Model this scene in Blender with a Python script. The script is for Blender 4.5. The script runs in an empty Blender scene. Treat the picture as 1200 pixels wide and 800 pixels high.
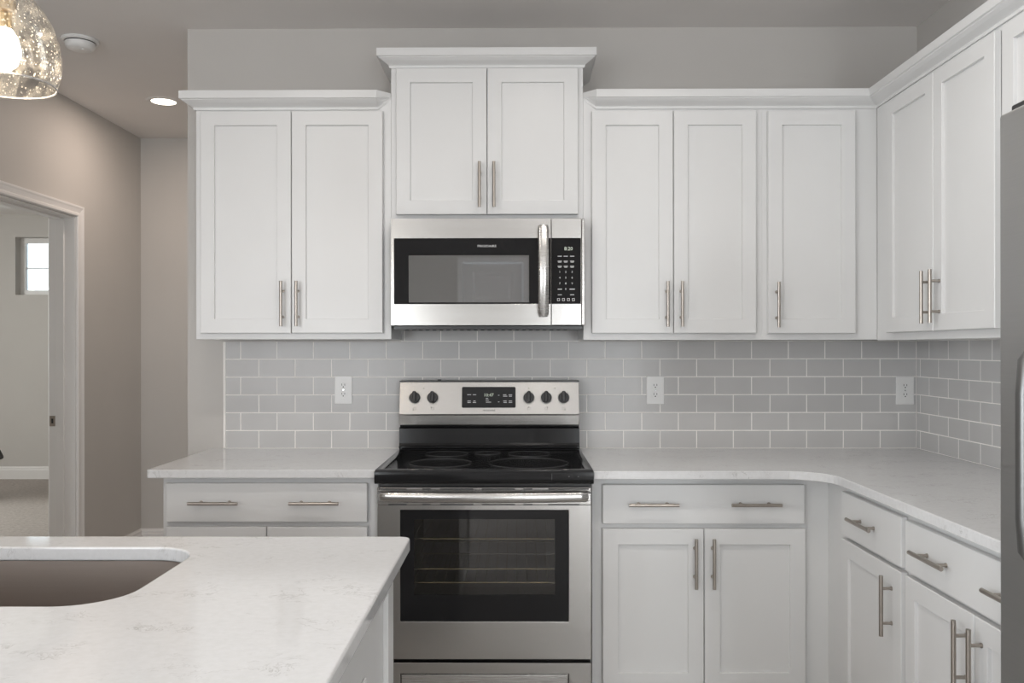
import bpy, bmesh, math
from mathutils import Vector, Matrix
C = bpy.context.scene
COL = C.collection
R = math.radians
PI = math.pi

# ------------------------------------------------------------------ camera
CAM_Z = 1.347
cam_d = bpy.data.cameras.new('camera')
cam_d.sensor_width = 36.0
cam_d.lens = 30.0                       # 1000 px on a 1200 px frame
cam_d.shift_y = 8.0 / 1200.0
cam_d.clip_start = 0.05
cam = bpy.data.objects.new('camera', cam_d)
cam.location = (0, 0, CAM_Z)
cam.rotation_euler = (R(90), R(0.06), R(0.4))
COL.objects.link(cam)
C.camera = cam

# ------------------------------------------------------------------ colour management, world
C.view_settings.view_transform = 'Standard'
C.view_settings.look = 'None'
C.view_settings.gamma = 1.0
C.view_settings.exposure = -0.05
C.view_settings.use_curve_mapping = False
C.cycles.use_denoising = True
C.cycles.max_bounces = 10
C.cycles.diffuse_bounces = 5
C.cycles.glossy_bounces = 5
C.cycles.transparent_max_bounces = 12
C.cycles.caustics_reflective = False
C.cycles.caustics_refractive = False
C.cycles.sample_clamp_indirect = 6.0

w = bpy.data.worlds.new('sky')
w.use_nodes = True
bg = w.node_tree.nodes['Background']
bg.inputs[0].default_value = (0.80, 0.90, 1.0, 1)
bg.inputs[1].default_value = 3.0
C.world = w

def area(name, loc, direction, sx, sy, power, col=(1, 1, 1), shape='RECTANGLE', spread=180):
    l = bpy.data.lights.new(name, 'AREA')
    l.shape = shape
    l.size = sx
    if shape in ('RECTANGLE', 'ELLIPSE'):
        l.size_y = sy
    l.energy = power
    l.color = col
    l.spread = R(spread)
    o = bpy.data.objects.new(name, l)
    o.location = loc
    o.rotation_euler = Vector(direction).to_track_quat('-Z', 'Y').to_euler()
    COL.objects.link(o)
    return o

DAY = (0.965, 0.96, 1.0)
# added daylight lamps at unseen windows behind the camera and in the far room
area('fill_daylight_left', (-2.72, -.5, 1.40), (1, 0.30, -0.05), 2.8, 1.7, 128, DAY)  # moved forward with its added window to brighten the right-hand cabinets
area('daylight_right', (1.93, -2.3, 1.40), (-1, 0.45, 0.05), 2.2, 1.7, 80, DAY)
area('daylight_rear', (1.33, -4.53, 1.20), (-0.15, 1, 0.0), 0.55, 2.1, 84, DAY)
area('daylight_rear_left', (-2.08, -4.53, 1.20), (0.15, 1, 0.0), 0.6, 2.1, 84, DAY)
area('fill_daylight_bedroom', (-6.92, 6.0, 1.55), (1, 0.3, -0.10), 2.2, 1.4, 130, (1.0, 1.0, 0.96))  # lamp added outside an unseen side window, brightens the bedroom

# ------------------------------------------------------------------ materials
def mat(name, col=(.8, .8, .8), rough=.5, metal=0.0, spec=.5, coat=0.0, emit=None, estr=0):
    m = bpy.data.materials.new(name)
    m.use_nodes = True
    b = m.node_tree.nodes['Principled BSDF']
    b.inputs['Base Color'].default_value = (*col, 1)
    b.inputs['Roughness'].default_value = rough
    b.inputs['Metallic'].default_value = metal
    b.inputs['Specular IOR Level'].default_value = spec
    b.inputs['Coat Weight'].default_value = coat
    if emit:
        b.inputs['Emission Color'].default_value = (*emit, 1)
        b.inputs['Emission Strength'].default_value = estr
    return m

def nodes(m):
    nt = m.node_tree
    return nt, nt.nodes['Principled BSDF'], nt.nodes, nt.links

def coords(m, scale=(1, 1, 1)):
    nt, b, N, L = nodes(m)
    tc = N.new('ShaderNodeTexCoord')
    mp = N.new('ShaderNodeMapping')
    mp.inputs['Scale'].default_value = scale
    L.new(tc.outputs['Object'], mp.inputs['Vector'])
    return mp.outputs['Vector']

def noise(m, vec, scale, detail=3, rough=.5, dist=0):
    n = m.node_tree.nodes.new('ShaderNodeTexNoise')
    n.inputs['Scale'].default_value = scale
    n.inputs['Detail'].default_value = detail
    n.inputs['Roughness'].default_value = rough
    n.inputs['Distortion'].default_value = dist
    m.node_tree.links.new(vec, n.inputs['Vector'])
    return n.outputs['Fac']

def ramp(m, fac, stops):
    r = m.node_tree.nodes.new('ShaderNodeValToRGB')
    el = r.color_ramp.elements
    while len(el) < len(stops):
        el.new(0.5)
    for e, (p, c) in zip(el, stops):
        e.position = p
        e.color = (*c, 1) if len(c) == 3 else c
    m.node_tree.links.new(fac, r.inputs['Fac'])
    return r.outputs['Color']

def bump(m, h, strength, dist=.001):
    nt, b, N, L = nodes(m)
    n = N.new('ShaderNodeBump')
    n.inputs['Strength'].default_value = strength
    n.inputs['Distance'].default_value = dist
    L.new(h, n.inputs['Height'])
    L.new(n.outputs['Normal'], b.inputs['Normal'])

def painted(name, col, rough, bstr=.08, bscale=220):
    m = mat(name, col, rough)
    v = coords(m)
    nt, b, N, L = nodes(m)
    f = noise(m, v, 3.0, 3)
    c0 = tuple(x * .985 for x in col)
    c1 = tuple(min(1, x * 1.015) for x in col)
    L.new(ramp(m, f, [(.3, c0), (.7, c1)]), b.inputs['Base Color'])
    bump(m, noise(m, v, bscale, 2), bstr, .0006)
    return m

M_WALL = painted('wall_paint', (.56, .54, .515), .6, .15)
M_CEIL = painted('ceiling_paint', (.80, .775, .755), .8, .15)
M_TRIM = painted('trim_paint', (.80, .79, .78), .35, .03)
M_CAB = painted('cabinet_paint', (.71, .71, .705), .33, .03, 160)
M_PLAST = mat('white_plastic', (.82, .82, .81), .35)
M_HOLE = mat('outlet_slot_dark', (.03, .03, .03), .6)
M_FHANDLE = mat('satin_fridge_handle', (.20, .20, .198), .45, 1.0)
M_PULL = mat('brushed_nickel', (.42, .38, .34), .32, 1.0)
M_BLACK = mat('black_enamel', (.010, .010, .011), .12, 0, .32)
M_BLACKM = mat('black_plastic', (.02, .02, .021), .28)
M_GLASSK = mat('black_glass', (.012, .012, .013), .04, 0, .28)
M_WHITEINK = mat('white_ink', (.75, .75, .75), .5)
M_GREYINK = mat('grey_ink', (.035, .035, .035), .6)
M_RING = mat('burner_print', (.11, .11, .11), .25)
M_CLOCK = mat('clock_digits', (.5, .55, .5), .5, emit=(.75, .85, .6), estr=.3)
M_MWIN = mat('microwave_mesh_glass', (.06, .06, .06), .03, 0, .5)
M_MWIN.node_tree.nodes['Principled BSDF'].inputs['IOR'].default_value = 2.5
M_CHAIR = mat('charcoal_fabric', (.05, .048, .05), .8)
M_CHROME = mat('chrome', (.6, .6, .6), .15, 1)
M_BRASS = mat('aged_socket_metal', (.55, .42, .25), .3, 1)
M_STRIKE = mat('strike_nickel', (.42, .37, .33), .35, 1)

def steel(name, col, rough, horizontal=True, bstr=.06):
    m = mat(name, col, rough, 1.0)
    v = coords(m, (2, 2, 260) if horizontal else (260, 260, 2))
    nt, b, N, L = nodes(m)
    f = noise(m, v, 3.0, 3)
    r = N.new('ShaderNodeMapRange')
    r.inputs['To Min'].default_value = rough * .8
    r.inputs['To Max'].default_value = rough * 1.25
    L.new(f, r.inputs['Value'])
    L.new(r.outputs['Result'], b.inputs['Roughness'])
    c0 = tuple(x * .93 for x in col)
    L.new(ramp(m, f, [(.3, c0), (.7, col)]), b.inputs['Base Color'])
    bump(m, f, bstr, .0005)
    return m
M_STEEL = steel('brushed_steel', (.425, .412, .396), .24)
M_STEELV = steel('fridge_steel', (.47, .47, .465), .42)
M_SINK = steel('sink_steel', (.36, .31, .275), .42, True, .3)
M_HANDLE = steel('polished_steel_handle', (.52, .51, .495), .26)

def quartz():
    m = mat('white_quartz', (.78, .78, .775), .08, 0, .5)
    nt, b, N, L = nodes(m)
    v = coords(m, (1, 1.3, 1))
    a = noise(m, v, 15, 7, .68, 1.2)
    vein = ramp(m, a, [(.484, (0, 0, 0)), (.499, (1, 1, 1)), (.514, (0, 0, 0))])
    mk = ramp(m, noise(m, v, 9, 3, .6), [(.53, (0, 0, 0)), (.62, (1, 1, 1))])
    mul = N.new('ShaderNodeMath'); mul.operation = 'MULTIPLY'
    L.new(vein, mul.inputs[0]); L.new(mk, mul.inputs[1])
    base = ramp(m, noise(m, v, 60, 5, .7), [(.35, (.68, .68, .68)), (.65, (.725, .725, .73))])
    mx = N.new('ShaderNodeMix'); mx.data_type = 'RGBA'
    sc = N.new('ShaderNodeMath'); sc.operation = 'MULTIPLY'; sc.inputs[1].default_value = .85
    L.new(mul.outputs[0], sc.inputs[0])
    L.new(sc.outputs[0], mx.inputs['Factor'])
    L.new(base, mx.inputs['A'])
    mx.inputs['B'].default_value = (.42, .41, .40, 1)
    L.new(mx.outputs['Result'], b.inputs['Base Color'])
    return m
M_QUARTZ = quartz()

def tile_mat():
    m = mat('grey_gloss_tile', (.50, .50, .505), .24, 0, .22)
    nt, b, N, L = nodes(m)
    v = coords(m)
    L.new(ramp(m, noise(m, v, 4, 2), [(.3, (.545, .54, .535)), (.7, (.585, .58, .575))]), b.inputs['Base Color'])
    bump(m, noise(m, v, 14, 1), .12, .001)
    return m
M_TILE = tile_mat()
M_GROUT = painted('light_grout', (.93, .91, .88), .9, .2, 400)

def carpet():
    m = mat('beige_carpet', (.4, .36, .33), .95, 0, .1)
    nt, b, N, L = nodes(m)
    v = coords(m)
    f = noise(m, v, 34, 6, .8)
    L.new(ramp(m, f, [(.3, (.33, .295, .27)), (.7, (.58, .53, .50))]), b.inputs['Base Color'])
    bump(m, f, .9, .01)
    return m
M_CARPET = carpet()

def planks():
    m = mat('floor_planks', (.3, .25, .2), .4)
    nt, b, N, L = nodes(m)
    v = coords(m)
    br = N.new('ShaderNodeTexBrick')
    br.inputs['Scale'].default_value = 1
    br.inputs['Brick Width'].default_value = 1.2
    br.inputs['Row Height'].default_value = .18
    br.inputs['Mortar Size'].default_value = .002
    br.inputs['Color1'].default_value = (.48, .46, .44, 1)
    br.inputs['Color2'].default_value = (.56, .54, .52, 1)
    br.inputs['Mortar'].default_value = (.2, .17, .15, 1)
    L.new(v, br.inputs['Vector'])
    L.new(br.outputs['Color'], b.inputs['Base Color'])
    return m
M_FLOOR = planks()

def thin_glass(name, tint=(1, 1, 1), refl=.08, rough=.02, bubbles=False):
    m = bpy.data.materials.new(name)
    m.use_nodes = True
    nt = m.node_tree; N = nt.nodes; L = nt.links
    N.remove(N['Principled BSDF'])
    out = N['Material Output']
    tr = N.new('ShaderNodeBsdfTransparent'); tr.inputs[0].default_value = (*tint, 1)
    gl = N.new('ShaderNodeBsdfGlossy'); gl.inputs['Roughness'].default_value = rough
    fr = N.new('ShaderNodeFresnel'); fr.inputs['IOR'].default_value = 1.5
    ad = N.new('ShaderNodeMath'); ad.operation = 'ADD'; ad.inputs[1].default_value = refl; ad.use_clamp = True
    if bubbles:
        hf = N.new('ShaderNodeMath'); hf.operation = 'MULTIPLY'; hf.inputs[1].default_value = .45
        L.new(fr.outputs[0], hf.inputs[0]); L.new(hf.outputs[0], ad.inputs[0]); refl = 0
        ad.inputs[1].default_value = 0
    else:
        L.new(fr.outputs[0], ad.inputs[0])
    mx = N.new('ShaderNodeMixShader')
    L.new(ad.outputs[0], mx.inputs[0]); L.new(tr.outputs[0], mx.inputs[1]); L.new(gl.outputs[0], mx.inputs[2])
    last = mx
    if bubbles:
        tc = N.new('ShaderNodeTexCoord')
        mp = N.new('ShaderNodeMapping'); mp.inputs['Scale'].default_value = (1, 1, .75)
        L.new(tc.outputs['Object'], mp.inputs['Vector'])
        vo = N.new('ShaderNodeTexVoronoi'); vo.inputs['Scale'].default_value = 170
        vo.inputs['Randomness'].default_value = 1
        L.new(mp.outputs[0], vo.inputs['Vector'])
        sepc = N.new('ShaderNodeSeparateColor')
        L.new(vo.outputs['Color'], sepc.inputs[0])
        th = N.new('ShaderNodeMath'); th.operation = 'MULTIPLY'; th.inputs[1].default_value = .33
        L.new(sepc.outputs[0], th.inputs[0])
        lt = N.new('ShaderNodeMath'); lt.operation = 'LESS_THAN'
        L.new(vo.outputs['Distance'], lt.inputs[0]); L.new(th.outputs[0], lt.inputs[1])
        n2 = N.new('ShaderNodeTexNoise'); n2.inputs['Scale'].default_value = 55; n2.inputs['Detail'].default_value = 4
        L.new(mp.outputs[0], n2.inputs['Vector'])
        r2 = N.new('ShaderNodeMapRange'); r2.inputs['From Min'].default_value = .45; r2.inputs['From Max'].default_value = .75
        r2.inputs['To Max'].default_value = .12; r2.inputs['To Min'].default_value = .0
        L.new(n2.outputs['Fac'], r2.inputs['Value'])
        k = N.new('ShaderNodeMath'); k.operation = 'MULTIPLY_ADD'; k.inputs[1].default_value = .42
        L.new(lt.outputs[0], k.inputs[0]); L.new(r2.outputs[0], k.inputs[2]); k.use_clamp = True
        tl = N.new('ShaderNodeBsdfTranslucent'); tl.inputs[0].default_value = (.95, .93, .88, 1)
        df = N.new('ShaderNodeBsdfDiffuse'); df.inputs[0].default_value = (.9, .88, .84, 1)
        m3 = N.new('ShaderNodeMixShader'); m3.inputs[0].default_value = .3
        L.new(tl.outputs[0], m3.inputs[1]); L.new(df.outputs[0], m3.inputs[2])
        m2 = N.new('ShaderNodeMixShader')
        L.new(k.outputs[0], m2.inputs[0]); L.new(mx.outputs[0], m2.inputs[1]); L.new(m3.outputs[0], m2.inputs[2])
        last = m2
    L.new(last.outputs[0], out.inputs['Surface'])
    return m
M_GLASS = thin_glass('window_glass', (.97, .99, .98), .02)
M_OVENGL = thin_glass('tinted_oven_glass', (.62, .60, .58), .02, .03)
M_SEEDED = thin_glass('seeded_glass', (.97, .96, .94), .06, .04, True)
M_RIM = mat('polished_glass_edge', (.75, .73, .70), .15)
M_RIM.node_tree.nodes['Principled BSDF'].inputs['Transmission Weight'].default_value = .55
M_BULB = mat('glowing_bulb', (1, 1, 1), .5, emit=(1, .86, .66), estr=9)
M_LENS = mat('downlight_lens', (1, 1, 1), .5, emit=(1, .90, .76), estr=6)
M_CAVITY = mat('oven_enamel', (.16, .16, .165), .35)
M_RACK = mat('oven_rack_wire', (.72, .66, .42), .25, 1)

# ------------------------------------------------------------------ mesh helpers
ROOTLOC = {}

def finish(name, bm, m, parent=None, bevel=0, seg=2, smooth=False, angle=40):
    bmesh.ops.recalc_face_normals(bm, faces=bm.faces[:])
    me = bpy.data.meshes.new(name)
    bm.to_mesh(me); bm.free()
    if m:
        me.materials.append(m)
    o = bpy.data.objects.new(name, me)
    COL.objects.link(o)
    if parent:
        o.parent = parent
    if smooth:
        for p in me.polygons:
            p.use_smooth = True
        me.set_sharp_from_angle(angle=R(angle))
    if bevel:
        b = o.modifiers.new('bevel', 'BEVEL')
        b.width = bevel; b.segments = seg; b.limit_method = 'ANGLE'; b.angle_limit = R(35)
        b.harden_normals = False
    return o

def new():
    return bmesh.new()

def quadface(bm, pts):
    return bm.faces.new([bm.verts.new(p) for p in pts])

def box(bm, x0, x1, y0, y1, z0, z1, rot=None, about=None):
    r = bmesh.ops.create_cube(bm, size=1)
    vs = r['verts']
    for v in vs:
        v.co = Vector(((x0 + x1) / 2 + v.co.x * (x1 - x0), (y0 + y1) / 2 + v.co.y * (y1 - y0), (z0 + z1) / 2 + v.co.z * (z1 - z0)))
    if rot is not None:
        bmesh.ops.rotate(bm, verts=vs, cent=about, matrix=rot)
    return vs

def cyl(bm, p0, p1, r0, r1=None, seg=20, caps=True):
    p0 = Vector(p0); p1 = Vector(p1)
    d = p1 - p0
    r = bmesh.ops.create_cone(bm, cap_ends=caps, segments=seg, radius1=r0, radius2=r0 if r1 is None else r1, depth=d.length)
    q = Vector((0, 0, 1)).rotation_difference(d)
    for v in r['verts']:
        v.co = q @ v.co + (p0 + p1) / 2
    return r['verts']

def lathe(bm, prof, c, seg=40):
    """prof: list of (r, z); around the vertical axis through c"""
    rings = []
    for r, z in prof:
        if r < 1e-6:
            rings.append([bm.verts.new((c[0], c[1], c[2] + z))])
        else:
            rings.append([bm.verts.new((c[0] + r * math.cos(2 * PI * k / seg), c[1] + r * math.sin(2 * PI * k / seg), c[2] + z)) for k in range(seg)])
    for a, b in zip(rings, rings[1:]):
        for k in range(seg):
            k2 = (k + 1) % seg
            if len(a) == 1 and len(b) == 1:
                continue
            if len(a) == 1:
                bm.faces.new((a[0], b[k], b[k2]))
            elif len(b) == 1:
                bm.faces.new((a[k], b[0], a[k2]))
            else:
                bm.faces.new((a[k], a[k2], b[k2], b[k]))

def ring(bm, x0, x1, z0, z1, a0, a1, b0, b1, y0, y1, ybevel=0):
    """slab between y0 (front) and y1 (back) with a rectangular hole a0..a1, b0..b1"""
    def loop(xa, xb, za, zb, y):
        return [bm.verts.new((xa, y, za)), bm.verts.new((xb, y, za)), bm.verts.new((xb, y, zb)), bm.verts.new((xa, y, zb))]
    of = loop(x0, x1, z0, z1, y0); i_f = loop(a0, a1, b0, b1, y0)
    ob = loop(x0, x1, z0, z1, y1); ib = loop(a0, a1, b0, b1, y1)
    for k in range(4):
        j = (k + 1) % 4
        bm.faces.new((of[k], of[j], i_f[j], i_f[k]))
        bm.faces.new((ob[k], ib[k], ib[j], ob[j]))
        bm.faces.new((of[k], ob[k], ob[j], of[j]))
        bm.faces.new((i_f[k], i_f[j], ib[j], ib[k]))

def prism(bm, pts, z0, z1, holes=()):
    """vertical prism over the plan polygon pts with holes"""
    for z in (z0, z1):
        es = []
        for loop in [pts, *holes]:
            vs = [bm.verts.new((x, y, z)) for x, y in loop]
            es += [bm.edges.new((vs[k], vs[(k + 1) % len(vs)])) for k in range(len(vs))]
        if holes:
            bmesh.ops.triangle_fill(bm, edges=es, use_beauty=True)
        else:
            bm.faces.new([e.verts[0] for e in es])
    for loop in [pts, *holes]:
        n = len(loop)
        for k in range(n):
            a, b = loop[k], loop[(k + 1) % n]
            quadface(bm, [(a[0], a[1], z0), (b[0], b[1], z0), (b[0], b[1], z1), (a[0], a[1], z1)])
    bmesh.ops.remove_doubles(bm, verts=bm.verts[:], dist=1e-6)

def arc(cx, cy, r, a0, a1, n=8):
    return [(cx + r * math.cos(R(a0 + (a1 - a0) * k / n)), cy + r * math.sin(R(a0 + (a1 - a0) * k / n))) for k in range(n + 1)]

def sweep(bm, path, prof, close=True):
    """sweep a (projection, z) profile along a plan path; the projection points to the RIGHT of travel"""
    n = len(path)
    rings = []
    for i, p in enumerate(path):
        p = Vector(p)
        d0 = (p - Vector(path[i - 1])).normalized() if i else None
        d1 = (Vector(path[i + 1]) - p).normalized() if i < n - 1 else None
        if d0 is None: d0 = d1
        if d1 is None: d1 = d0
        n0 = Vector((d0.y, -d0.x)); n1 = Vector((d1.y, -d1.x))
        m = n0 + n1
        m = m / m.dot(n0)
        rings.append([bm.verts.new((p.x + m.x * q, p.y + m.y * q, z)) for q, z in prof])
    K = len(prof)
    for a, b in zip(rings, rings[1:]):
        for k in range(K if close else K - 1):
            j = (k + 1) % K
            bm.faces.new((a[k], a[j], b[j], b[k]))
    return rings

def tag(o, label=None, cat=None, group=None, kind=None):
    if label: o['label'] = label
    if cat: o['category'] = cat
    if group: o['group'] = group
    if kind: o['kind'] = kind
    return o

def thing(name, label, cat, loc, rz=0, group=None):
    o = bpy.data.objects.new(name, None)
    o.empty_display_size = .1
    COL.objects.link(o)
    o.location = loc
    o.rotation_euler = (0, 0, rz)
    return tag(o, label, cat, group)

def place_world(o, root):
    """child mesh was written in world coordinates: move it into the thing's own frame"""
    m = Matrix.Translation(root.location) @ root.rotation_euler.to_matrix().to_4x4()
    o.data.transform(m.inverted())

def part(root, name, bm, m, parent=None, world=True, **k):
    o = finish(name, bm, m, parent or root, **k)
    if world:
        place_world(o, root)
    return o

def text_bm(s, size, thick=.0004, align='CENTER'):
    cu = bpy.data.curves.new('writing', 'FONT')
    cu.body = s; cu.size = size; cu.align_x = align; cu.align_y = 'CENTER'
    cu.extrude = thick / 2; cu.resolution_u = 2
    o = bpy.data.objects.new('writing', cu)
    COL.objects.link(o)
    bpy.context.view_layer.update()
    me = bpy.data.meshes.new_from_object(o.evaluated_get(bpy.context.evaluated_depsgraph_get()))
    bm = bmesh.new(); bm.from_mesh(me)
    bpy.data.objects.remove(o); bpy.data.curves.remove(cu); bpy.data.meshes.remove(me)
    bm.transform(Matrix.Rotation(R(90), 4, 'X'))      # stands up, reads from -y
    return bm

def add_text(bm, s, size, x, y, z, sx=1):
    t = text_bm(s, size)
    t.transform(Matrix.Translation((x, y, z)) @ Matrix.Diagonal((sx, 1, 1, 1)))
    me = bpy.data.meshes.new('tmp'); t.to_mesh(me); t.free()
    bm.from_mesh(me); bpy.data.meshes.remove(me)

def wall(name, axis, t0, t1, s0, s1, z0, z1, openings, m):
    """axis 'x': runs along x, thick in y (t0..t1); axis 'y': runs along y, thick in x. openings (sa, sb, za, zb)"""
    S = sorted({s0, s1, *[v for o in openings for v in o[:2]]})
    Z = sorted({z0, z1, *[v for o in openings for v in o[2:]]})
    S = [v for v in S if s0 <= v <= s1]; Z = [v for v in Z if z0 <= v <= z1]
    def solid(i, j):
        if not (0 <= i < len(S) - 1 and 0 <= j < len(Z) - 1): return False
        a = (S[i] + S[i + 1]) / 2; b = (Z[j] + Z[j + 1]) / 2
        return not any(o[0] < a < o[1] and o[2] < b < o[3] for o in openings)
    bm = new()
    P = (lambda s, t, z: (s, t, z)) if axis == 'x' else (lambda s, t, z: (t, s, z))
    for i in range(len(S) - 1):
        for j in range(len(Z) - 1):
            if not solid(i, j): continue
            a, b, c, d = S[i], S[i + 1], Z[j], Z[j + 1]
            quadface(bm, [P(a, t0, c), P(b, t0, c), P(b, t0, d), P(a, t0, d)])
            quadface(bm, [P(a, t1, c), P(b, t1, c), P(b, t1, d), P(a, t1, d)])
            if not solid(i - 1, j): quadface(bm, [P(a, t0, c), P(a, t1, c), P(a, t1, d), P(a, t0, d)])
            if not solid(i + 1, j): quadface(bm, [P(b, t0, c), P(b, t1, c), P(b, t1, d), P(b, t0, d)])
            if not solid(i, j - 1): quadface(bm, [P(a, t0, c), P(b, t0, c), P(b, t1, c), P(a, t1, c)])
            if not solid(i, j + 1): quadface(bm, [P(a, t0, d), P(b, t0, d), P(b, t1, d), P(a, t1, d)])
    bmesh.ops.remove_doubles(bm, verts=bm.verts[:], dist=1e-6)
    return tag(finish(name, bm, m), kind='structure')

# ------------------------------------------------------------------ room shell
CEIL = 2.735
WY = 3.70          # kitchen wall face
RX = 1.726         # right wall face
LX = -2.49         # hall wall face
END = 5.617        # end of the hall
REAR = -4.30
FARY = 8.80
BX0 = -6.80

wall('wall_kitchen', 'x', WY, WY + .12, -1.4356, RX, 0, CEIL, [], M_WALL)
wall('wall_right', 'y', RX, RX + .14, REAR - .14, END + .12, 0, CEIL, [(-3.4, -1.2, .55, 2.25)], M_WALL)
wall('wall_left', 'y', LX - .14, LX, REAR - .14, FARY, 0, CEIL, [(4.02, 4.7807, -.01, 2.086), (-1.9, .9, .55, 2.25)], M_WALL)
wall('wall_hall_end', 'x', END, END + .12, LX, RX, 0, CEIL, [], M_WALL)
wall('wall_rear', 'x', REAR - .14, REAR, LX, RX, 0, CEIL, [(-.70, .06, -.01, 2.04), (1.03, 1.63, .08, 2.25), (-2.40, -1.76, .08, 2.25)], M_WALL)
wall('wall_bedroom_far', 'x', FARY, FARY + .16, BX0, LX, 0, CEIL, [(-5.204, -4.3, 1.905, 2.504)], M_WALL)
wall('wall_bedroom_left', 'y', BX0 - .14, BX0, 2.6, FARY + .16, 0, CEIL, [(4.9, 7.1, .85, 2.25)], M_WALL)
wall('wall_bedroom_near', 'x', 2.48, 2.60, BX0 - .14, LX - .14, 0, CEIL, [], M_WALL)

bm = new(); box(bm, LX, RX + .14, REAR - .14, END + .12, -.1, 0)
tag(finish('floor', bm, M_FLOOR), kind='structure')
bm = new(); box(bm, BX0 - .14, LX, 2.48, FARY + .16, -.1, 0)
tag(finish('floor_bedroom', bm, M_CARPET), kind='structure')
bm = new(); box(bm, LX - .14, RX + .14, REAR - .14, END + .12, CEIL, CEIL + .1)
tag(finish('ceiling', bm, M_CEIL), kind='structure')
bm = new(); box(bm, BX0 - .14, LX - .14, 2.48, FARY + .16, CEIL, CEIL + .1)
tag(finish('ceiling_bedroom', bm, M_CEIL), kind='structure')

def baseboard(name, path, h=.162):
    bm = new()
    prof = [(0.0, 0), (.014, 0), (.014, h - .035), (.011, h - .028), (.011, h - .014), (.006, h - .006), (.005, h), (0, h)]
    r = sweep(bm, path, prof)
    bm.faces.new(r[0]); bm.faces.new(r[-1])
    return tag(finish(name, bm, M_TRIM), kind='structure')
# travel so that the room is on the right-hand side
baseboard('baseboard_hall_left', [(LX, 4.848), (LX, END), (-1.0, END)])
baseboard('baseboard_bedroom', [(BX0, FARY), (LX - .14, FARY)], .13)
baseboard('baseboard_left', [(LX, REAR), (LX, 3.95)])
baseboard('baseboard_rear', [(RX, REAR), (.13, REAR)])

# door frame in the hall (opening without a visible leaf): jambs, stops, casing, strike plate
def casing_profile(t):
    # (offset from opening edge, projection from wall)
    return [(.004, 0), (.004, .011), (.010, .016), (.022, .016), (.026, .012), (.048, .017), (.056, .020), (.066, .020), (.066, 0)]

def casing_mesh(bm, s0, s1, z1, fn):
    """U-shaped mitred casing; fn(s, proj, z)"""
    prof = casing_profile(0)
    rows = []
    for q, p in prof:
        rows.append([fn(s0 - q, p, 0), fn(s0 - q, p, z1 + q), fn(s1 + q, p, z1 + q), fn(s1 + q, p, 0)])
    V = [[bm.verts.new(c) for c in r] for r in rows]
    K = len(V)
    for k in range(K):
        j = (k + 1) % K
        for i in range(3):
            bm.faces.new((V[k][i], V[k][i + 1], V[j][i + 1], V[j][i]))
    bm.faces.new([r[0] for r in V]); bm.faces.new([r[3] for r in V])

dr = tag(bpy.data.objects.new('door_1', None), kind='structure'); COL.objects.link(dr); dr.location = (LX, 4.4, 0)
bm = new()
O0, O1, OZ = 4.02, 4.7807, 2.086
jt = .018
box(bm, LX - .141, LX + .001, O1 - jt + .018, O1 + .0005, 0, OZ)          # thin liners sit on the opening faces
bm.free(); bm = new()
ring_pts = [(O0, 0), (O0, OZ), (O1, OZ), (O1, 0)]
def jamb(bm, x0, x1, t):
    box(bm, x0, x1, O1 - t, O1, 0, OZ)
    box(bm, x0, x1, O0, O0 + t, 0, OZ)
    box(bm, x0, x1, O0 + t, O1 - t, OZ - t, OZ)
jamb(bm, LX - .142, LX + .002, .004)
part(dr, 'jamb', bm, M_TRIM)
bm = new(); jamb(bm, LX - .142 + .045, LX - .142 + .085, .014)
part(dr, 'door_stop', bm, M_TRIM, bevel=.002)
bm = new(); casing_mesh(bm, O0, O1, OZ, lambda s, p, z: (LX + p, s, z))
part(dr, 'casing', bm, M_TRIM)
bm = new(); casing_mesh(bm, O0, O1, OZ, lambda s, p, z: (LX - .14 - p, s, z))
part(dr, 'casing', bm, M_TRIM)
bm = new(); ring(bm, -2.632, -2.600, .912, .970, -2.622, -2.610, .928, .955, O1 - .0062, O1 - .0042)
sp = part(dr, 'strike_plate', bm, M_STRIKE, bevel=.0005); sp['label'] = 'nickel strike plate on the door jamb'
bm = new(); box(bm, -2.622, -2.610, O1 - .0050, O1 - .0042, .928, .955)
part(dr, 'latch_hole', bm, M_HOLE, parent=sp)

# rear panel door (mirrored in the microwave)
d2 = tag(bpy.data.objects.new('door_2', None), kind='structure'); COL.objects.link(d2); d2.location = (-.32, REAR, 0)
bm = new()
DX0, DX1 = -.695, .055
yf = REAR - .03
S = [DX0, DX0 + .125, DX1 - .125, DX1]
Zs = [0, .22, .88, 1.02, 1.44, 1.55, 1.93, 2.03]
for i in range(3):
    for j in range(7):
        a, b, c, d = S[i], S[i + 1], Zs[j], Zs[j + 1]
        if i == 1 and j in (1, 3, 5):
            def L4(k, y): return [(a + k, y, c + k), (b - k, y, c + k), (b - k, y, d - k), (a + k, y, d - k)]
            loops = [L4(0, yf), L4(.012, yf - .010), L4(.03, yf - .010), L4(.055, yf - .001)]
            for p, q in zip(loops, loops[1:]):
                for k in range(4):
                    quadface(bm, [p[k], p[(k + 1) % 4], q[(k + 1) % 4], q[k]])
            quadface(bm, loops[-1])
        else:
            quadface(bm, [(a, yf, c), (b, yf, c), (b, yf, d), (a, yf, d)])
bmesh.ops.remove_doubles(bm, verts=bm.verts[:], dist=1e-6)
box(bm, DX0, DX1, yf - .035, yf - .012, 0, 2.03)
part(d2, 'door_leaf', bm, M_TRIM)
bm = new(); casing_mesh(bm, -.70, .06, 2.04, lambda s, p, z: (s, REAR + p, z))
part(d2, 'casing', bm, M_TRIM)
bm = new(); cyl(bm, (DX0 + .06, yf, .95), (DX0 + .06, yf + .04, .95), .012); cyl(bm, (DX0 + .06, yf + .035, .95), (DX0 + .06, yf + .06, .95), .027, .022)
part(d2, 'door_knob', bm, M_STRIKE, smooth=True)

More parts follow.
